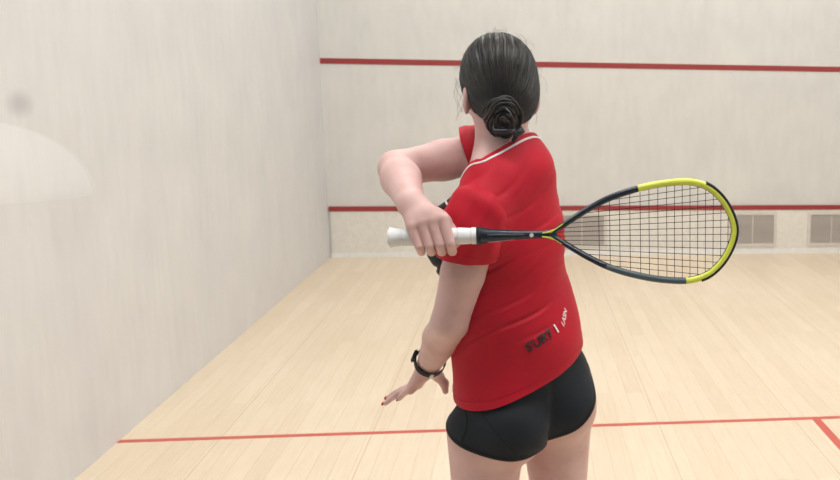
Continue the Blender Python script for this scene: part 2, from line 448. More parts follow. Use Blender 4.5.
# head
add(ell(hd+Z*.012, (.070, .088, .088), Rh, .03))
add(ell(hd-Z*.030-fwd(yh)*.028, (.058, .055, .060), Rh, .03))
add(cone(hd+fwd(yh)*.045-Z*.05, hd+fwd(yh)*.066-Z*.100, .050, .024, .03))
add(cone(hd+fwd(yh)*.089-Z*.005, hd+fwd(yh)*.105-Z*.042, .007, .012, .012))
for s in (-1, 1):
    add(cone(hd+fwd(yh)*.098-Z*.045, hd+fwd(yh)*.090-Z*.045+rgt(yh)*.012*s, .006, .006, .008))
    add(ell(hd+fwd(yh)*.086-Z*.012+rgt(yh)*.030*s, (.015, .010, .010), Rh, .012, 's'))
    add(ell(hd+fwd(yh)*.070-Z*.042+rgt(yh)*.036*s, (.022, .016, .018), Rh, .02))
add(cone(hd+fwd(yh)*.090-Z*.071-rgt(yh)*.016, hd+fwd(yh)*.090-Z*.071+rgt(yh)*.016, .006, .006, .008))
add(cone(hd+fwd(yh)*.087-Z*.081-rgt(yh)*.013, hd+fwd(yh)*.087-Z*.081+rgt(yh)*.013, .006, .006, .008))
for s in (-1, 1):
    e = hd+rgt(yh)*.0755*s-Z*.034-fwd(yh)*.012
    add(ell(e, (.008, .017, .030), rot(yh+.35*s, -.15), .006)); add(ell(e+rgt(yh)*.009*s+fwd(yh)*.003, (.006, .009, .018), Rh, .004, 's'))
# legs
HL = [pel+rgp()*.086*s-Z*.03+A3((-.012, .013)[s > 0], 0, 0) for s in (-1, 1)]
KN = [at(490, 482, -7.96)*0, 0]
feet = []
hipL, hipR = HL
kneeL = A3(hipL[0]-.018, hipL[1]+.03, .47); kneeR = A3(hipR[0]+.012, hipR[1]+.045, .47)
ankL = A3(kneeL[0]+.005, kneeL[1]-.03, .085); ankR = A3(kneeR[0]+.04, kneeR[1]-.02, .085)
for hp, kn, an in ((hipL, kneeL, ankL), (hipR, kneeR, ankR)):
    add(cone(hp-Z*.035, kn, .088, .054, .03)); add(ell(kn+Z*.01+fwd(yp)*.012, (.045, .045, .055), Rp, .03))
    add(cone(kn, kn*.62+an*.38-fwd(yp)*.012, .049, .053, .03)); add(cone(kn*.62+an*.38-fwd(yp)*.012, an, .052, .034, .03))
    add(cone(an-Z*.02, an+fwd(yp)*.10-Z*.045, .034, .026, .02)); feet.append(an)
# left arm, hanging with the forearm reaching forward
lx = LS*.78+LE*.22
add(cone(LS, lx, .049, .048, .035)); add(cone(lx, LE*.55+LS*.45, .048, .0455, .008)); add(cone(LE*.55+LS*.45, LE, .0455, .039, .008))
fm = LE*.65+LW*.35
add(cone(LE, fm, .039, .041, .01)); add(cone(fm, LW, .040, .026, .01))
# right arm, crossing in front of the chest and folding back to the racket
add(cone(RS, RE*.5+RS*.5, .047, .043, .04)); add(cone(RE*.5+RS*.5, RE, .043, .037, .015))
fm = RE*.68+RW*.32
add(cone(RE, fm, .037, .040, .015)); add(cone(fm, RW, .040, .0270, .012))

# right hand closed on the grip
RK = -8.165
butt, tip = at(389.5, 237.5, RK), at(738.5, 230.5, RK)
GA = (tip-butt)/np.linalg.norm(tip-butt); GU = np.cross(GA, A3(0, -1, 0)); GU = GU/np.linalg.norm(GU)
if GU[2] < 0: GU = -GU
GV = A3(0, -1, 0)
def gp(s, u, v): return butt+GA*s+GU*u+GV*v
def chain(pts, rads, k): return [cone(pts[i], pts[i+1], rads[i], rads[i+1], k) for i in range(len(pts)-1)]
hand = []
fs = [(.0575, -.004, 0.0080), (.0765, .002, .0088), (.0965, .006, .0092), (.1165, .010, .0092)]   # little .. index
for i, (s, du, r) in enumerate(fs):
    mcp = gp(s-.012, .026+du, .016); pip = gp(s, -.013+du*.3, .0290)
    dip = gp(s+.002, -.0285, .008); tp = gp(s+.001, -.0235, -.0115)
    hand += [cone(RW+GA*(.004*(i-1.5)), mcp, .0165, .0115, .014)]
    hand += [cone(mcp, pip, r+.0026, r+.0004, .002), cone(pip, dip, r+.0004, r, .001), cone(dip, tp, r, r-.001, .0015)]
hand += [cone(RW-GV*.004, gp(.105, .026, -.012), .020, .0135, .014), cone(gp(.105, .026, -.012), gp(.122, .002, -.024), .0125, .0105, .006), cone(gp(.122, .002, -.024), gp(.124, -.016, -.016), .0105, .009, .003)]
hand += [ell(gp(.078, .036, .000), (.034, .018, .016), np.stack([GA, GU, GV], -1), .015)]
body += hand

# left hand, open, fingers spread down and left, thumb to the right
yl = None
mc = [at(419, 384, -7.79), at(414, 386, -7.80), at(411, 388, -7.815), at(410, 390, -7.83)]
tips = [at(391.5, 395.5, -7.745), at(388, 398, -7.76), at(385, 403.5, -7.775), at(399, 399.5, -7.80)]
nailpts = []
for i in range(4):
    a = LW+A3(0, .006*(1.5-i), 0); b_ = mc[i]; t_ = tips[i]; r = (.0078, .0082, .0080, .0070)[i]
    bend = A3(0, 0, .004)
    m1 = b_*.55+t_*.45+bend; m2 = b_*.25+t_*.75+bend*.8
    body.append(cone(a, b_, .0165, .0105, .014)); body += chain([b_, m1, m2, t_], [r+.0015, r, r-.0008, r-.002], .002)
    nailpts.append((t_, (t_-m2)/np.linalg.norm(t_-m2), r-.002))
th = [LW+A3(.008, .012, -.012), at(438, 376, -7.81), at(444, 383, -7.80), at(445.5, 391, -7.80)]
body += chain(th, [.016, .0125, .0098, .0075], .008)
0 and nailpts.append((th[-1], (th[-1]-th[-2])/np.linalg.norm(th[-1]-th[-2]), .0072))

lo_ = np.min([q.a-.12 if q.kind == 'c' else q.c-.2 for q in body], 0); hi_ = np.max([q.b+.12 if q.kind == 'c' else q.c+.2 for q in body], 0)
lo_[2] = 0.005
def finer(lo, hi):
    c, q = surface(body, .0014, lo, hi); c = relax(c, q, 1, .3)
    m_ = np_mesh('hand', c, q); b_ = bmesh.new(); b_.from_mesh(m_); bpy.data.meshes.remove(m_); return b_
co, Q = surface(body, .003, lo_, hi_)
co = relax(co, Q, 1, .4)
root = empty('person', (pel[0], pel[1], 0), label='woman seen from behind in red t-shirt and black shorts, hair in bun, with racket', category='person')
BODY_PENDING = (co, Q)

me_ = np_mesh('body', *BODY_PENDING); bm = bmesh.new(); bm.from_mesh(me_); bpy.data.meshes.remove(me_)
for Wp, Ep, cent in ((RW, RE, gp(.085, 0, 0)), (LW, LE, at(410, 388, -7.80))):     # the hands at a finer grain, on the same surface
    dr = (Wp-Ep)/np.linalg.norm(Wp-Ep); cutp = Wp-dr*.012
    near = lambda p, c_=Vector(cent), w_=Vector(Wp): (p-c_).length < .115 and (p-w_).length < .125
    clip(bm, cutp, dr, near)
    hb = finer(np.array(cent)-.135, np.array(cent)+.135)
    clip(hb, cutp-dr*.0005, -dr); keep = [f for f in hb.faces if near(f.calc_center_median())]; ks = set(keep)
    bmesh.ops.delete(hb, geom=[f for f in hb.faces if f not in ks], context='FACES')
    keep_biggest(hb)
    tmp = bpy.data.meshes.new('t'); hb.to_mesh(tmp); hb.free(); bm.from_mesh(tmp); bpy.data.meshes.remove(tmp)
me_ = bpy.data.meshes.new('body'); bm.to_mesh(me_); bm.free()
link('body', me_, M['skin'], root, True)
# nails (red varnish)
for p, dr, r in nailpts:
    bm = bmesh.new(); bmesh.ops.create_uvsphere(bm, u_segments=12, v_segments=8, radius=1)
    D = Vector(dr); upn = Vector((0, -.5, .85)); s_ = D.cross(upn).normalized(); upn = s_.cross(D).normalized()
    Rm = Matrix((s_, D, upn)).transposed().to_4x4(); Rm.translation = Vector(p)+D*r*.45+upn*r*.55
    bmesh.ops.transform(bm, matrix=Rm @ Matrix.Diagonal((r*.82, r*1.15, r*.5, 1)), verts=bm.verts)
    from_bm('fingernail', bm, M['nail'], root, True, label='red varnished fingernail')
# eyes
for s in (-1, 1):
    p = hd+fwd(yh)*.076-Z*.012+rgt(yh)*.030*s
    bm = bmesh.new(); bmesh.ops.create_uvsphere(bm, u_segments=20, v_segments=12, radius=.0125); bmesh.ops.translate(bm, vec=Vector(p), verts=bm.verts)
    e = from_bm('eye', bm, M['eye'], root, True)
    bm = bmesh.new(); bmesh.ops.create_uvsphere(bm, u_segments=16, v_segments=10, radius=.006); bmesh.ops.translate(bm, vec=Vector(p+fwd(yh)*.0075), verts=bm.verts)
    from_bm('iris', bm, M['iris'], e, True)

# ------------------------------------------------------------------ clothing
def solid(o, t, off=-1):
    s = o.modifiers.new('thickness', 'SOLIDIFY'); s.thickness = t; s.offset = off; return s

# t-shirt
torso = [q for q in body[:12]]
sh = list(torso)
hem_c = pel+Z*.02
sh.append(ell(pel+Z*.03+A3(.004, 0, 0), (.156, .116, .17), Rp, .03))
sh.append(ell(rib+fwd(yc)*.072-Z*.05, (.115, .070, .13), Rc, .04))
sh.append(cone(pel+rgp()*.085-Z*.04, wst+rgt(yp)*.05+Z*.03, .082, .062, .05))
sh.append(cone(LS, LS*.86+LE*.14, .050, .048, .03))
sh.append(cone(wst+A3(.012, 0, .00), rib+A3(.004, 0, 0)-fwd(yc)*.004, .098, .098, .05))
sh.append(ell(wst-Z*.01, (.138, .103, .15), rot((yp+yc)/2, .03), .05))
sh.append(cone(pel-Z*.05, pel+Z*.12, .118, .11, .05))
lsd = (LE-LS)/np.linalg.norm(LE-LS); rsd = (RE-RS)/np.linalg.norm(RE-RS)
def folds(G):
    x, y, z = G[..., 0], G[..., 1], G[..., 2]
    x0, z0 = float(wst[0]), float(wst[2])
    edge = 1/(1+np.exp((x-x0-.075)/.012)); u = (x-x0)*math.cos(.62)+(z-z0)*math.sin(.62); w_ = -(x-x0)*math.sin(.62)+(z-z0)*math.cos(.62)
    ms = np.exp(-((z-z0-.07)/.075)**2)
    ph_ = w_*74+1.3*np.sin(u*17)+y*6
    f = edge*ms*(.015*(1-np.abs(np.sin(ph_)))**3-.006*(1-np.abs(np.sin(ph_+.5)))**2)*(.55+.45*np.sin(u*13+w_*30+2))
    f += .0034*(1-np.abs(np.sin(w_*58+1.4*np.sin(u*12+z*9))))**3*np.exp(-((z-z0-.24)/.12)**2)
    f += .0030*np.sin(z*33+x*21+2.2*np.sin(y*17))*np.exp(-((z-z0-.03)/.2)**2)
    return f.astype(F)
lo_ = np.min([q.a-.13 if q.kind == 'c' else q.c-.2 for q in sh], 0); hi_ = np.max([q.b+.13 if q.kind == 'c' else q.c+.2 for q in sh], 0)
hi_[2] = max(hi_[2], nkb[2]+.1)
co, Q = surface(sh, .003, lo_, hi_, off=.0085, disp=folds, dmax=.03)
co = relax(co, Q, 2, .5)
me = np_mesh('shirt', co, Q)
bm = bmesh.new(); bm.from_mesh(me); bpy.data.meshes.remove(me)
# hem: through three points seen on the photograph's hem
def plane3(a, b_, c_):
    n = np.cross(b_-a, c_-a); return n/np.linalg.norm(n)
def on_cloth(bm_, pts):
    tree = BVHTree.FromBMesh(bm_); res = []
    for px, py in pts:
        d_ = fw+rt*(px-CX)/FOC-up*(py-CY)/FOC; res.append(np.array(tree.ray_cast(Vector(CAM), Vector(d_).normalized())[0] or at(px, py, -7.9)))
    return res
h1, h2, h3 = on_cloth(bm, ((466, 410), (515, 401), (574, 362)))
nh = plane3(h1, h2, h3); nh = -nh if nh[2] > 0 else nh
clip(bm, h1, nh)
lc = LS+lsd*.095; nl = lsd+A3(.15, 0, 0)
nc = nkb-fwd(yc)*.045+Z*.038
nn = A3(0, 0, 1)+fwd(yc)*1.0+rgt(yc)*0.05
inneck = lambda p: (p-Vector(nkb)).to_2d().length < .125 and p.z > nkb[2]-.14
clip(bm, nc, nn, inneck)
keep_biggest(bm)
bm.normal_update()
for f in bm.faces:                         # black side panel on the chest
    q = np.array(f.calc_center_median()); rel = q-rib
    f.material_index = 1 if rel@fwd(yc) > .085+.10*max(0, rel[2]) and rel[2] > -.15 and rel[2] < .10 else 0
SH = BVHTree.FromBMesh(bm)
bnd = [e for e in bm.edges if len(e.link_faces) == 1]
def loops(es):
    adj = {}
    for e in es:
        for v_ in e.verts: adj.setdefault(v_, []).append(e)
    out = []; left = set(es)
    while left:
        e = left.pop(); path = [e.verts[0], e.verts[1]]
        while True:
            nx = [x for x in adj[path[-1]] if x in left]
            if not nx: break
            e = nx[0]; left.discard(e); path.append(e.other_vert(path[-1]))
        out.append([v_.co.copy() for v_ in path])
    return sorted(out, key=len)[::-1]
LP = loops(bnd)
def smooth_loop(P_, n=120, it=12):
    P_ = P_[:-1] if (P_[0]-P_[-1]).length < 1e-5 else P_
    for _ in range(it): P_ = [(P_[i-1]+P_[i]*2+P_[(i+1) % len(P_)])/4 for i in range(len(P_))]
    L_ = [0]
    for i in range(len(P_)): L_.append(L_[-1]+(P_[(i+1) % len(P_)]-P_[i]).length)
    out = []; j = 0
    for k in range(n):
        t = L_[-1]*k/n
        while L_[j+1] < t: j += 1
        f = (t-L_[j])/max(1e-9, L_[j+1]-L_[j]); out.append(P_[j].lerp(P_[(j+1) % len(P_)], f))
    return out
shirt = from_bm('shirt', bm, [M['shirt'], M['shirt_black']], root, True); solid(shirt, .0022)
def ribbon_on(P_, wdt, lift, m, name, parent, drop=0, dirv=None):
    """a band that follows a loop of points, lying on the shirt"""
    bm = bmesh.new(); rows = []
    N = len(P_); cen = sum(P_, Vector())/N
    for i in range(N):
        t = (P_[(i+1) % N]-P_[i-1]).normalized()
        loc, nr, _, _ = SH.find_nearest(P_[i]); side = nr.cross(t).normalized()
        if side.dot(Vector(dirv)) < 0: side = -side
        row = []
        for k in range(4):
            q = P_[i]+side*(drop+wdt*k/3); loc, n2, _, _ = SH.find_nearest(q)
            row.append((loc+n2*(lift if k in (1, 2) else lift*.4)))
        rows.append(row)
    vr = [[bm.verts.new(c) for c in r_] for r_ in rows]
    for i in range(N):
        for k in range(3): bm.faces.new((vr[i][k], vr[i][k+1], vr[(i+1) % N][k+1], vr[(i+1) % N][k]))
    bmesh.ops.recalc_face_normals(bm, faces=bm.faces)
    return from_bm(name, bm, m, parent, True)
NEARS = lambda c, P_: min((p-Vector(c)).length for p in P_)
neck = min(LP[:6], key=lambda P_: (sum(P_, Vector())/len(P_)-Vector(nkb)).length + (0 if len(P_) > 60 else 9))
nl_ = smooth_loop(neck)
ribbon_on(nl_, .0048, .0022, M['white_trim'], 'collar_piping', shirt, .009, -Z)
def sleeve(J, dr, E_, r0_, r1_, end, nrm, dy):
    """a short set-in sleeve round the upper arm"""
    global SH
    tp = J+dr*.20
    pr = [cone(J-dr*.004, J+dr*.05, r0_, r0_*.99, .02), cone(J+dr*.04, tp, r0_*.99, r1_, .03)]
    def dsp(G):
        z = G[..., 2]; x = G[..., 0]; y = G[..., 1]
        return (.0020*np.sin(z*70+x*60+y*40)+.0012*np.sin(x*150-z*60)).astype(F)
    co, Q = surface(pr, .003, np.minimum(J, tp)-.12, np.maximum(J, tp)+.12, disp=dsp, dmax=.005); co = relax(co, Q, 2, .5)
    me = np_mesh('sleeve', co, Q); b2 = bmesh.new(); b2.from_mesh(me); bpy.data.meshes.remove(me)
    clip(b2, end, nrm); keep_biggest(b2); b2.normal_update()
    sv = SH; SH = BVHTree.FromBMesh(b2)
    lp = loops([e for e in b2.edges if len(e.link_faces) == 1])[0]
    o = from_bm('sleeve', b2, M['shirt'], shirt, True); solid(o, .002)
    ribbon_on(smooth_loop(lp), .0012, .0014, M['shirt'], 'sleeve_hem', shirt, .014, -dr)
    SH = sv
sleeve(LS+A3(-.004, -.012, -.001), lsd, LE, .0600, .0565, lc, nl, 0)
sleeve(RS, rsd, RE, .0575, .0560, RS+rsd*.052, A3(-1, 0, -.30), 0)
hemloop = min(LP[:6], key=lambda P_: (sum(P_, Vector())/len(P_)).z + (0 if len(P_) > 60 else 9))
ribbon_on(smooth_loop(hemloop, 200), .0010, .0014, M['shirt'], 'bottom_hem', shirt, .018, Z)

# printed words, laid on the cloth
def print_on(text, px, py, size, ang, m, name, thick=.0, shear=0):
    cu = bpy.data.curves.new('t', 'FONT'); cu.body = text; cu.size = size; cu.offset = thick; cu.align_x = 'CENTER'; cu.align_y = 'CENTER'; cu.shear = shear
    to = bpy.data.objects.new('t', cu); C.objects.link(to); dg = bpy.context.evaluated_depsgraph_get()
    me = bpy.data.meshes.new_from_object(to.evaluated_get(dg)); bpy.data.objects.remove(to)
    b2 = bmesh.new(); b2.from_mesh(me); bpy.data.meshes.remove(me)
    bmesh.ops.triangulate(b2, faces=b2.faces)
    for _ in range(2):
        le = [e for e in b2.edges if e.calc_length() > .004]
        if le: bmesh.ops.subdivide_edges(b2, edges=le, cuts=1); bmesh.ops.triangulate(b2, faces=b2.faces)
    d = fw+rt*(px-CX)/FOC-up*(py-CY)/FOC
    hit, nr, _, _ = SH.ray_cast(Vector(CAM), Vector(d).normalized())
    if hit is None: b2.free(); return
    n = nr.normalized(); xa = Vector((0, 0, 1)).cross(n).normalized(); ya = n.cross(xa)
    ca, sa = math.cos(ang), math.sin(ang); X = xa*ca+ya*sa; Y_ = -xa*sa+ya*ca
    for v_ in b2.verts:
        q = hit+X*v_.co.x+Y_*v_.co.y
        h2, n2, _, _ = SH.ray_cast(q+n*.05, -n)
        if h2 is None or (h2-q).length > .045: h2, n2, _, _ = SH.find_nearest(q)
        v_.co = h2+n2*.0024
    return from_bm(name, b2, m, shirt)
print_on("S'URT", 540, 341, .0275, .42, M['black_print'], 'black_lettering', .0008)
print_on("I", 556, 329, .028, .45, M['white_print'], 'white_bar', .0006)
print_on("/.ASN", 563.5, 318, .0165, .95, M['white_print'], 'white_lettering', .00025, .3)

# shorts
legs = [q for q in body[:4]]+[ell(wst, (.120, .086, .13), rot((yp+yc)/2, .03), .09)]
for hp, kn in ((hipL, kneeL), (hipR, kneeR)): legs.append(cone(hp-Z*.035, hp*.55+kn*.45, .087, .082, .022))
def sfold(G):
    x, y, z = G[..., 0], G[..., 1], G[..., 2]
    r_ = (x-pel[0])*rgt(yp)[0]+(y-pel[1])*rgt(yp)[1]; b_ = -((x-pel[0])*fwd(yp)[0]+(y-pel[1])*fwd(yp)[1])
    f = .0045*np.exp(-(r_/.010)**2)*(b_ > 0)*np.exp(-((z-pel[2]+.03)/.07)**2)     # cleft
    f += .0018*np.sin(z*120+r_*40)*np.exp(-((z-(pel[2]-.10))/.03)**2)
    return f.astype(F)
lo_ = np.array([pel[0]-.26, pel[1]-.26, pel[2]-.32]); hi_ = np.array([pel[0]+.26, pel[1]+.26, pel[2]+.17])
co, Q = surface(legs, .003, lo_, hi_, off=.0055, disp=sfold, dmax=.012); co = relax(co, Q, 1, .5)
me = np_mesh('shorts', co, Q); bm = bmesh.new(); bm.from_mesh(me); bpy.data.meshes.remove(me)
clip(bm, pel+Z*.13, A3(0, 0, 1))
mid = Vector(pel); rv = Vector(rgt(yp))
q1, q2, q3 = on_cloth(bm, ((456, 444), (490, 458.5), (533, 456)))
n1_ = plane3(q1, q2, q3); n1_ = -n1_ if n1_[2] > 0 else n1_
clip(bm, q1, n1_, lambda p: (p-mid).dot(rv) < 0)
q1, q2 = on_cloth(bm, ((560, 437), (587, 420.5)))
n2_ = plane3(q1, q2, q1+fwd(yp)*.1+Z*.03); n2_ = -n2_ if n2_[2] > 0 else n2_
clip(bm, q1, n2_, lambda p: (p-mid).dot(rv) >= 0)
keep_biggest(bm); bm.normal_update()
SHORT = BVHTree.FromBMesh(bm); LP2 = loops([e for e in bm.edges if len(e.link_faces) == 1])
shorts = from_bm('shorts', bm, M['shorts'], root, True); solid(shorts, .002)
SH_save = SH; SH = SHORT
for P_ in [p for p in LP2 if len(p) > 60 and (sum(p, Vector())/len(p)).z < pel[2]][:2]:
    ribbon_on(smooth_loop(P_, 140, 4), .010, .0016, M['shorts_hem'], 'leg_hem', shorts, 0, Z)
SH = SH_save

# seams of the shorts, following the cloth
def seam(pts, rad, m, name):
    P_ = []
    for a, b_ in zip(pts, pts[1:]):
        for k in range(6):
            px, py = a[0]+(b_[0]-a[0])*k/6, a[1]+(b_[1]-a[1])*k/6; d_ = fw+rt*(px-CX)/FOC-up*(py-CY)/FOC
            h_, n_, _, _ = SHORT.ray_cast(Vector(CAM), Vector(d_).normalized())
            if h_ is not None: P_.append(h_+n_*rad*.2)
    for _ in range(2): P_ = [P_[0]]+[(P_[i-1]+P_[i]*2+P_[i+1])/4 for i in range(1, len(P_)-1)]+[P_[-1]]
    b_ = bmesh.new(); tube(b_, P_, rad, 6); from_bm(name, b_, m, shorts, True)
seam([(463, 404), (467, 418), (466, 432), (459, 443)], .0018, M['shorts_hem'], 'side_seam')
seam([(478, 404), (486, 420), (498, 436), (514, 452), (520, 456)], .0012, M['shorts_hem'], 'panel_seam')

# socks and shoes
for an in feet:
    sp = [cone(an-Z*.01, an+Z*.05, .037, .037, .01)]
    bm = bmesh.new(); tube(bm, [an+Z*t for t in (-.03, 0, .03, .05)], [.040, .0395, .040, .041], 20); from_bm('sock', bm, M['white_trim'], root, True)
    f = fwd(yp); pr = [cone(an-f*.045-Z*.045, an+f*.03-Z*.045, .036, .040, .02), cone(an+f*.03-Z*.045, an+f*.155-Z*.052, .042, .034, .03), cone(an-Z*.01-f*.01, an-Z*.03, .046, .046, .03), cone(an+f*.155-Z*.052, an+f*.175-Z*.055, .034, .030, .02)]
    lo_ = an-A3(.28, .28, .0); hi_ = an+A3(.28, .28, .05); lo_[2] = -.02
    co, Q = surface(pr, .004, lo_, hi_); me = np_mesh('shoe', co, Q); bm = bmesh.new(); bm.from_mesh(me)
    clip(bm, A3(0, 0, .016), A3(0, 0, -1)); clip(bm, an+Z*.018, A3(0, 0, 1)-f*.2)
    s = from_bm('shoe', bm, M['shoe'], root, True)
    b2 = bmesh.new(); n = 32; ring = []
    for k in range(n):
        a = 2*PI*k/n; c_, s_ = math.cos(a), math.sin(a)
        p = an*A3(1, 1, 0)+f*(.06+c_*.130)+rgt(yp)*s_*(.040+.006*c_)
        ring.append(p)
    t0 = [b2.verts.new(p+Z*.001) for p in ring]; t1 = [b2.verts.new(p+Z*.020) for p in ring]
    b2.faces.new(t0[::-1]); b2.faces.new(t1)
    for k in range(n): b2.faces.new((t0[k], t0[(k+1) % n], t1[(k+1) % n], t1[k]))
    from_bm('sole', b2, M['sole'], s)
    b2 = bmesh.new()
    for k in range(5):
        c0 = an+f*(.045+.018*k)+Z*(.002-.006*k); tube(b2, [c0-rgt(yp)*.022-Z*.004, c0+Z*.004, c0+rgt(yp)*.022-Z*.004], .0025, 6)
    from_bm('laces', b2, M['white_trim'], s)

# watch on the left wrist
wp = LW*.90+LE*.10; ax = (LW-LE)/np.linalg.norm(LW-LE)
def perp(ax):
    a = np.cross(ax, A3(0, 0, 1)); a /= np.linalg.norm(a); b_ = np.cross(ax, a); return a, b_/np.linalg.norm(b_)
pa, pb = perp(ax)
bm = bmesh.new(); ring = [wp+(pa*math.cos(t)*.0325+pb*math.sin(t)*.0325) for t in np.linspace(0, 2*PI, 40, endpoint=False)]
n = len(ring); vr = []
for i in range(n):
    o = (ring[i]-wp)/np.linalg.norm(ring[i]-wp)
    vr.append([bm.verts.new(ring[i]+ax*x+o*y) for x, y in ((-.009, 0), (-.009, .0025), (.009, .0025), (.009, 0))])
for i in range(n):
    for k in range(4): bm.faces.new((vr[i][k], vr[i][(k+1) % 4], vr[(i+1) % n][(k+1) % 4], vr[(i+1) % n][k]))
bmesh.ops.recalc_face_normals(bm, faces=bm.faces)
wt = from_bm('watch', bm, M['watch'], root, False, label='slim black watch strap on the left wrist')
od = -A3(1, 0, 0)*.85+A3(0, 0, .35); od -= ax*(od@ax); od /= np.linalg.norm(od); sd = np.cross(ax, od)
bm = bmesh.new(); box(bm, (-.011, -.017, -.004), (.011, .017, .0045), .003)
bmesh.ops.transform(bm, matrix=Matrix(((sd[0], ax[0], od[0], (wp+od*.037)[0]), (sd[1], ax[1], od[1], (wp+od*.037)[1]), (sd[2], ax[2], od[2], (wp+od*.037)[2]), (0, 0, 0, 1))), verts=bm.verts)
from_bm('watch_case', bm, M['watch'], wt)
bd = -A3(0, 1, 0)+A3(.3, 0, 0); bd -= ax*(bd@ax); bd /= np.linalg.norm(bd); sd = np.cross(ax, bd)
bm = bmesh.new(); box(bm, (-.004, -.010, -.0015), (.004, .010, .0015), .0008)
bmesh.ops.transform(bm, matrix=Matrix(((sd[0], ax[0], bd[0], (wp+bd*.0362)[0]), (sd[1], ax[1], bd[1], (wp+bd*.0362)[1]), (sd[2], ax[2], bd[2], (wp+bd*.0362)[2]), (0, 0, 0, 1))), verts=bm.verts)
from_bm('buckle', bm, M['steel'], wt)

# ------------------------------------------------------------------ hair
bun = at(502, 112, -8.005)
bunax = (bun-hd)/np.linalg.norm(bun-hd)
ba, bb = perp(bunax)
hp_ = [ell(hd+Z*.014-fwd(yh)*.004, (.0795, .094, .093), Rh, .02), ell(hd-Z*.028-fwd(yh)*.040, (.066, .055, .062), Rh, .03),
       cone(hd-Z*.03-fwd(yh)*.06, bun, .040, .026, .03)]
hp_.append(ell(hd+fwd(yh)*.075-Z*.045, (.068, .055, .082), Rh, .012, 's'))     # the face
for s in (-1, 1): hp_.append(ell(hd+rgt(yh)*.083*s-Z*.046+fwd(yh)*.002, (.022, .026, .036), rot(yh, -.1), .01, 's'))
hp_.append(ell(hd-Z*.115+fwd(yh)*.01, (.085, .060, .055), Rh, .015, 's'))
def hd_disp(G):
    q = G-bun.astype(F); a = q@ba.astype(F); b_ = q@bb.astype(F); th_ = np.arctan2(b_, a); r_ = np.sqrt(a*a+b_*b_)
    w_ = np.clip(r_/.05, 0, 1)
    return (w_*(.0011*np.sin(th_*34+2*np.sin(th_*5+r_*12))+.0008*np.sin(th_*71+r_*30))).astype(F)
co, Q = surface(hp_, .0018, hd-.15, hd+.15, disp=hd_disp, dmax=.004)
hair = link('hair', np_mesh('hair', co, Q), M['hair'], root, True)
# combed strands: walk over the hair from the hairline to the bun
def proj(p, lift=.0008):
    for _ in range(3):
        d0 = evalp(hp_, p.astype(F))
        g_ = np.stack([(evalp(hp_, (p+e_).astype(F))-d0)/.002 for e_ in np.eye(3)*.002], -1)
        g_ /= np.linalg.norm(g_, axis=-1, keepdims=True)+1e-9
        p = p-g_*(d0-lift)[:, None]
    return p
rs = np.random.RandomState(3)
NS = 1500
dirs = rs.normal(size=(NS, 3)); dirs /= np.linalg.norm(dirs, axis=1)[:, None]
P0 = proj(hd+dirs*.1, .0003)
ok = (evalp(hp_, P0.astype(F)) < .004) & ((P0-hd)@fwd(yh) < .08); P0 = P0[ok]
lift = rs.uniform(.0002, .0016, len(P0))
path = [P0]; cur = P0
target = bun+0*cur
for s_ in range(26):
    to = bun[None]-cur; dd = np.linalg.norm(to, axis=1, keepdims=True); 
    stp = np.minimum(.009, dd*.25); cur = cur+to/dd*stp+rs.normal(size=cur.shape)*.00025
    for _ in range(1): cur = proj(cur, lift)
    path.append(cur)
path = np.stack(path, 1)
bm = bmesh.new()
for i in range(len(path)):
    r = rs.uniform(.0004, .0009); P_ = path[i][:max(4, rs.randint(12, 27))]
    tube(bm, P_[::1], [r*.3]+[r]*(len(P_)-2)+[r*.3], 4, caps=False)
# loose flyaway wisps round the crown and temples
for i in range(75):
    a = rs.uniform(-.35, PI+.35); p = hd+Z*.012+(rgt(yh)*math.cos(a)*.076+Z*math.sin(a)*.091)+fwd(yh)*rs.uniform(-.05, .03)
    o_ = (p-hd)/np.linalg.norm(p-hd); t_ = rs.normal(size=3); t_ -= o_*(t_@o_); t_ /= np.linalg.norm(t_); L_ = rs.uniform(.02, .06)
    P_ = [p-o_*.006+t_*L_*k/7+o_*rs.uniform(.5, 1.)*.016*math.sin(PI*k/7*.75) for k in range(8)]
    tube(bm, P_, .00022, 3, caps=False)
for s in (-1, 1):
    for j in range(7):
        p = hd+rgt(yh)*.074*s+Z*rs.uniform(-.02, .02)+fwd(yh)*rs.uniform(.0, .03)
        P_ = [p+rgt(yh)*s*(.012*math.sin(k*.5+j)+.004)-Z*.010*k for k in range(8)]; tube(bm, P_, .0003, 3, caps=False)
from_bm('loose_strands', bm, M['hair'], hair, True)
# the bun: coiled locks wound round its centre, with tail ends hanging
bm = bmesh.new()
bc = bun+bunax*.010; BS = 1.35
down = -Z-bunax*(-Z@bunax); down /= np.linalg.norm(down); side = np.cross(down, bunax)
for j in range(70):
    r0_ = rs.uniform(.004, .031); ph = rs.uniform(0, 2*PI); h0 = rs.uniform(-.014, .026)*(1-.6*(r0_/.031)**2)
    ln = rs.uniform(2.2, 4.4); P_ = []
    for k in range(18):
        t = ph+ln*k/17; r_ = r0_*(1+.10*math.sin(3*t+j)); P_.append(bc+side*math.cos(t)*r_*.88*BS+down*(math.sin(t)*r_*1.1+.002)*BS+bunax*(h0+.006*math.sin(t*1.5+j)+.012*(1-r_/.031)))
    rr = rs.uniform(.0022, .0048); tube(bm, P_, [rr*.4]+[rr]*16+[rr*.4], 7)
for j in range(30):                       # tail ends
    x = rs.uniform(-.018, .012); P_ = [bc+side*(x+.003*math.sin(k*.7+j))+down*(.024+.0062*k)+bunax*(.014*math.cos(k*.18)-.001*k+rs.uniform(-.001, .001)) for k in range(int(rs.randint(5, 8)))]
    rr = rs.uniform(.0014, .003); tube(bm, P_, [rr]*(len(P_)-1)+[rr*.2], 6)
bmesh.ops.create_icosphere(bm, subdivisions=3, radius=.029, matrix=Matrix.Translation(Vector(bc)))
from_bm('bun', bm, M['hair'], hair, True)
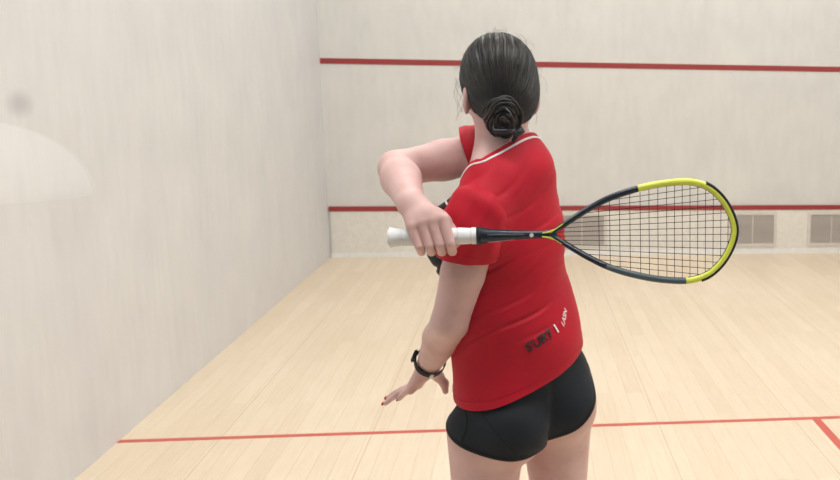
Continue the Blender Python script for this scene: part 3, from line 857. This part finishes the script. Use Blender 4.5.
# ribbon tie and pin
def bq(x, y, z): return bc+side*x*1.15+down*(y*1.15)+bunax*(z+.004)
if side[0] < 0: side = -side
bm = bmesh.new()
tube(bm, [bq(-.018, .012, .030), bq(-.006, .011, .036), bq(.010, .011, .035), bq(.022, .014, .026)], .005, 8, flat=(.4, 1.1))
tube(bm, [bq(.018, .022, .028), bq(.028, .020, .024), bq(.036, .018, .018)], .0075, 8, flat=(.5, 1))
tube(bm, [bq(.020, .016, .030), bq(.022, .028, .028), bq(.020, .040, .024)], .006, 8, flat=(.9, .45))
from_bm('hair_ribbon', bm, M['tie'], hair, True, label='dark navy ribbon tied round the bun')
bm = bmesh.new()
tube(bm, [bq(-.019, .002, .030), bq(-.017, .008, .034), bq(-.004, .0055, .0385), bq(.006, .0055, .037)], .0010, 6)
tube(bm, [bq(.004, -.030, .020), bq(.012, -.022, .024), bq(.016, -.010, .026), bq(.017, -.002, .027)], .0011, 6)
from_bm('hair_pin', bm, M['pin'], hair, True, label='thin blue grey hair pin')

# ------------------------------------------------------------------ racket
rk = empty('squash_racket', tuple(gp(.05, 0, 0)), label='squash racket with white grip and navy and lime teardrop frame held behind the woman', category='racket')
LEN = float(np.linalg.norm(tip-butt)); PXM = LEN/349.0
def rp(px, off, v=0): return gp((px-389.5)*PXM, off*PXM, v)       # px along the axis, off across
# grip
bm = bmesh.new(); n = 28; prof = []
for i in range(160):
    s = i/159*(474.5-390)*PXM
    r = .0180+.0024*math.exp(-(s/.010)**2)-.0012*(s/.166)
    ph = (s/.026) % 1; r += .0011*(1-ph)+(-.0010 if ph > .90 else 0)
    if i == 0: r *= .8
    prof.append((s, r))
tube(bm, [gp(s, 0, 0) for s, r in prof], [r for s, r in prof], n, flat=(1, .93), upv=GU)
from_bm('grip', bm, M['grip'], rk, True)
bm = bmesh.new(); tube(bm, [gp(-.004, 0, 0), gp(-.002, 0, 0), gp(.002, 0, 0)], [.012, .0155, .017], 24); from_bm('butt_cap', bm, M['grip'], rk, True)
# shaft
bm = bmesh.new()
sx = [(474, 8.6), (477, 8.8), (480, 8.0), (492, 6.2), (510, 4.9), (528, 4.2), (540, 4.0), (549, 4.6), (553, 3.0)]
tube(bm, [rp(x, 0) for x, w_ in sx], [w_*PXM*1.0 for x, w_ in sx], 20, upv=GU, flat=(.9, 1))
from_bm('shaft', bm, M['navy'], rk, True)
bm = bmesh.new(); tube(bm, [rp(473.5, 0), rp(478.5, 0)], 9.3*PXM, 24, upv=GU); from_bm('grip_collar', bm, M['bumper'], rk, True)
# head outline
out0 = [(541, 1.0), (549, 6), (557, 11.2), (565, 16.2), (580, 25), (600, 35), (617, 41), (634, 45.5), (648, 48.5), (662, 50.5), (676, 51.7), (688, 51.5), (700, 49), (711, 44), (721, 35.5), (729, 25), (735, 12.5), (737.5, 0)]
out = [(x, y*1.045) for x, y in out0]
hx = np.array(out+[(x, -w_) for x, w_ in out[-2::-1]], float)
def cr(P_, n):
    o_ = []
    for i in range(len(P_)-1):
        p0, p1, p2, p3 = P_[max(i-1, 0)], P_[i], P_[i+1], P_[min(i+2, len(P_)-1)]
        for k in range(n):
            t = k/n; o_.append(.5*((2*p1)+(-p0+p2)*t+(2*p0-5*p1+4*p2-p3)*t*t+(-p0+3*p1-3*p2+p3)*t**3))
    o_.append(P_[-1]); return np.array(o_)
cv = cr(hx, 8)
tn = np.gradient(cv, axis=0); tn /= np.linalg.norm(tn, axis=1)[:, None]; nrm2 = np.stack([-tn[:, 1], tn[:, 0]], -1)   # outward for a clockwise path
hc = np.array([660, 0.]); sg = np.sign(((cv-hc)*nrm2).sum(1)); nrm2 *= sg[:, None]
cen = cv-nrm2*3.2
def seg(sel, inset, ra, rv_, m, name, parent, lab=None, n=14, sh_=0):
    P_ = [rp(cen[i][0]+nrm2[i][0]*inset, cen[i][1]+nrm2[i][1]*inset) for i in sel]
    b2 = bmesh.new()
    rings = []
    for j, i in enumerate(sel):
        Nn = GA*nrm2[i][0]+GU*nrm2[i][1]; tp_ = min(1, .62+.38*max(0, cv[i][0]-541)/80)
        rings.append([b2.verts.new(P_[j]+Nn*math.copysign(abs(math.cos(a))**.8, math.cos(a))*ra*tp_*PXM+GV*(math.copysign(abs(math.sin(a))**.8, math.sin(a))*rv_*PXM+sh_)) for a in [2*PI*k/n for k in range(n)]])
    for a, b_ in zip(rings, rings[1:]):
        for k in range(n): b2.faces.new((a[k], a[(k+1) % n], b_[(k+1) % n], b_[k]))
    b2.faces.new(rings[0][::-1]); b2.faces.new(rings[-1]); bmesh.ops.recalc_face_normals(b2, faces=b2.faces)
    kw = {'label': lab} if lab else {}
    return from_bm(name, b2, m, parent, True, **kw)
N = len(cv); top = [i for i in range(N) if cv[i][1] >= 0]; ia = next(i for i in range(N) if cv[i][0] >= 634)
half = N//2
ib = next(i for i in range(half, N) if cv[i][0] <= 684)
seg(range(0, ia+1), 0, 3.4, 4.4, M['navy'], 'frame', rk, 'navy upper arm of the racket frame')
fr2 = seg(range(ia, ib+1), 0, 3.4, 4.4, M['lime'], 'frame', rk, 'lime yellow end of the racket frame')
ic = next(i for i in range(ib, N) if cv[i][0] <= 600)
seg(range(ib, ic+1), 0, 3.4, 4.4, M['slate'], 'frame', rk, 'slate grey lower run of the racket frame')
seg(range(ic, N), 0, 3.4, 4.4, M['navy'], 'frame', rk, 'navy lower arm of the racket frame')
i0 = next(i for i in range(N) if cv[i][0] >= 703); i1 = next(i for i in range(half, N) if cv[i][0] <= 700)
seg(range(i0, i1+1), 2.3, 2.3, 4.3, M['bumper'], 'bumper', rk, 'dark bumper strip round the racket tip')
seg(range(ia+2, ib-1), -2.9, .8, 1.3, M['bumper'], 'grommet_strip', rk)
seg(range(12, ia-2), -2.9, .7, 1.3, M['bumper'], 'grommet_strip', rk); seg(range(ib+2, N-14), -2.9, .7, 1.3, M['bumper'], 'grommet_strip', rk)
# thin coloured pinstripes on the throat arms
def stripe(x0, x1, s, off, m, wd=.55):
    P_ = []
    for i in range(N):
        if (cv[i][1] > 0) == (s > 0) and x0 <= cv[i][0] <= x1: P_.append(rp(cen[i][0]+nrm2[i][0]*off, cen[i][1]+nrm2[i][1]*off, 3.6*PXM*math.sqrt(max(.1, 1-(off/3)**2))**.8))
    if len(P_) > 2:
        b2 = bmesh.new(); tube(b2, P_, wd*PXM, 6); from_bm('pinstripe', b2, m, rk, True)
PALE, *_ = mat('pale_blue_stripe', (.30, .42, .42), .35)
stripe(544, 558, 1, 1.0, M['lime'], .8); stripe(558, 632, 1, 1.6, PALE, .6)
stripe(544, 556, -1, 1.0, M['lime'], .8); stripe(556, 610, -1, -1.4, PALE, .45)
b2 = bmesh.new(); tube(b2, [rp(538, 1.8, 4.0*PXM), rp(544, 2.6, 4.0*PXM), rp(550, 5.0, 3.6*PXM)], .7*PXM, 6); tube(b2, [rp(538, -1.8, 4.0*PXM), rp(544, -2.6, 4.0*PXM), rp(550, -5.0, 3.6*PXM)], .7*PXM, 6)
from_bm('throat_accent', b2, M['lime'], rk, True)
b2 = bmesh.new(); tube(b2, [rp(527.5, 0, 3.2*PXM), rp(527.5, 0, 4.6*PXM)], 2.0*PXM, 20, upv=GA); from_bm('emblem', b2, M['grip'], rk, False, label='small white round emblem on the shaft')
b2 = bmesh.new(); tube(b2, [rp(484, 1.6, 6.3*PXM), rp(500, 1.2, 4.8*PXM), rp(520, .9, 3.9*PXM)], .75*PXM, 6); from_bm('shaft_highlight', b2, M['slate'], rk, True)
b2 = bmesh.new(); rs2 = np.random.RandomState(8)
x = 485.
while x < 511:
    w_ = rs2.uniform(.5, 1.1); yb = -5.6+(x-485)*.075
    rr_ = 7.4-(x-485)*.11; zz = math.sqrt(max(.5, rr_*rr_-yb*yb)) if rr_ > abs(yb) else .8
    tube(b2, [rp(x, yb+.0, zz*PXM*.93), rp(x+w_*.4, yb-1.1, (zz-.6)*PXM*.93)], .28*PXM, 4); x += w_+.8
from_bm('shaft_lettering', b2, M['grip'], rk, False, label='small white marks along the lower edge of the shaft')
# strings
inner_x = lambda x: float(np.interp(x, hx[:18, 0], hx[:18, 1]))-5.3
sb = bmesh.new(); SR = .00068
crosses = [595, 606, 616, 626.5, 637, 646, 655, 664, 672, 680, 688, 696, 704, 712, 720, 727.5]
nm = 14
sp_ = lambda x: 5.0+(x-600)/110*2.1
for ci, x in enumerate(crosses):
    w_ = inner_x(x)+.8
    P_ = [rp(x, -w_+2*w_*k/28, (.0006 if (k+ci) % 2 else -.0006)) for k in range(29)]; tube(sb, P_, SR, 5)
for i in range(nm):
    xs = np.linspace(553, 734, 120); ys = [(i-6.5)*sp_(x) for x in xs]
    good = [(x, y) for x, y in zip(xs, ys) if abs(y) < max(2.0, inner_x(x)+1.2) and (x < 700 or abs(y) < inner_x(min(x, 737))+1.2)]
    if len(good) < 4: continue
    tube(sb, [rp(x, y, (.0006 if (j+i) % 2 else -.0006) if x > 590 else 0) for j, (x, y) in enumerate(good[::3]+[good[-1]])], SR, 5)
from_bm('string_bed', sb, M['string'], rk, True)
# the whitish reflection across the strings is left out
# ------------------------------------------------------------------ world & view
wd = bpy.data.worlds.new('world'); bpy.context.scene.world = wd; wd.use_nodes = True
wd.node_tree.nodes['Background'].inputs[0].default_value = (.8, .88, 1, 1); wd.node_tree.nodes['Background'].inputs[1].default_value = .3
vs = bpy.context.scene.view_settings; vs.view_transform = 'Standard'; vs.look = 'None'; vs.gamma = 1; vs.exposure = -0.46
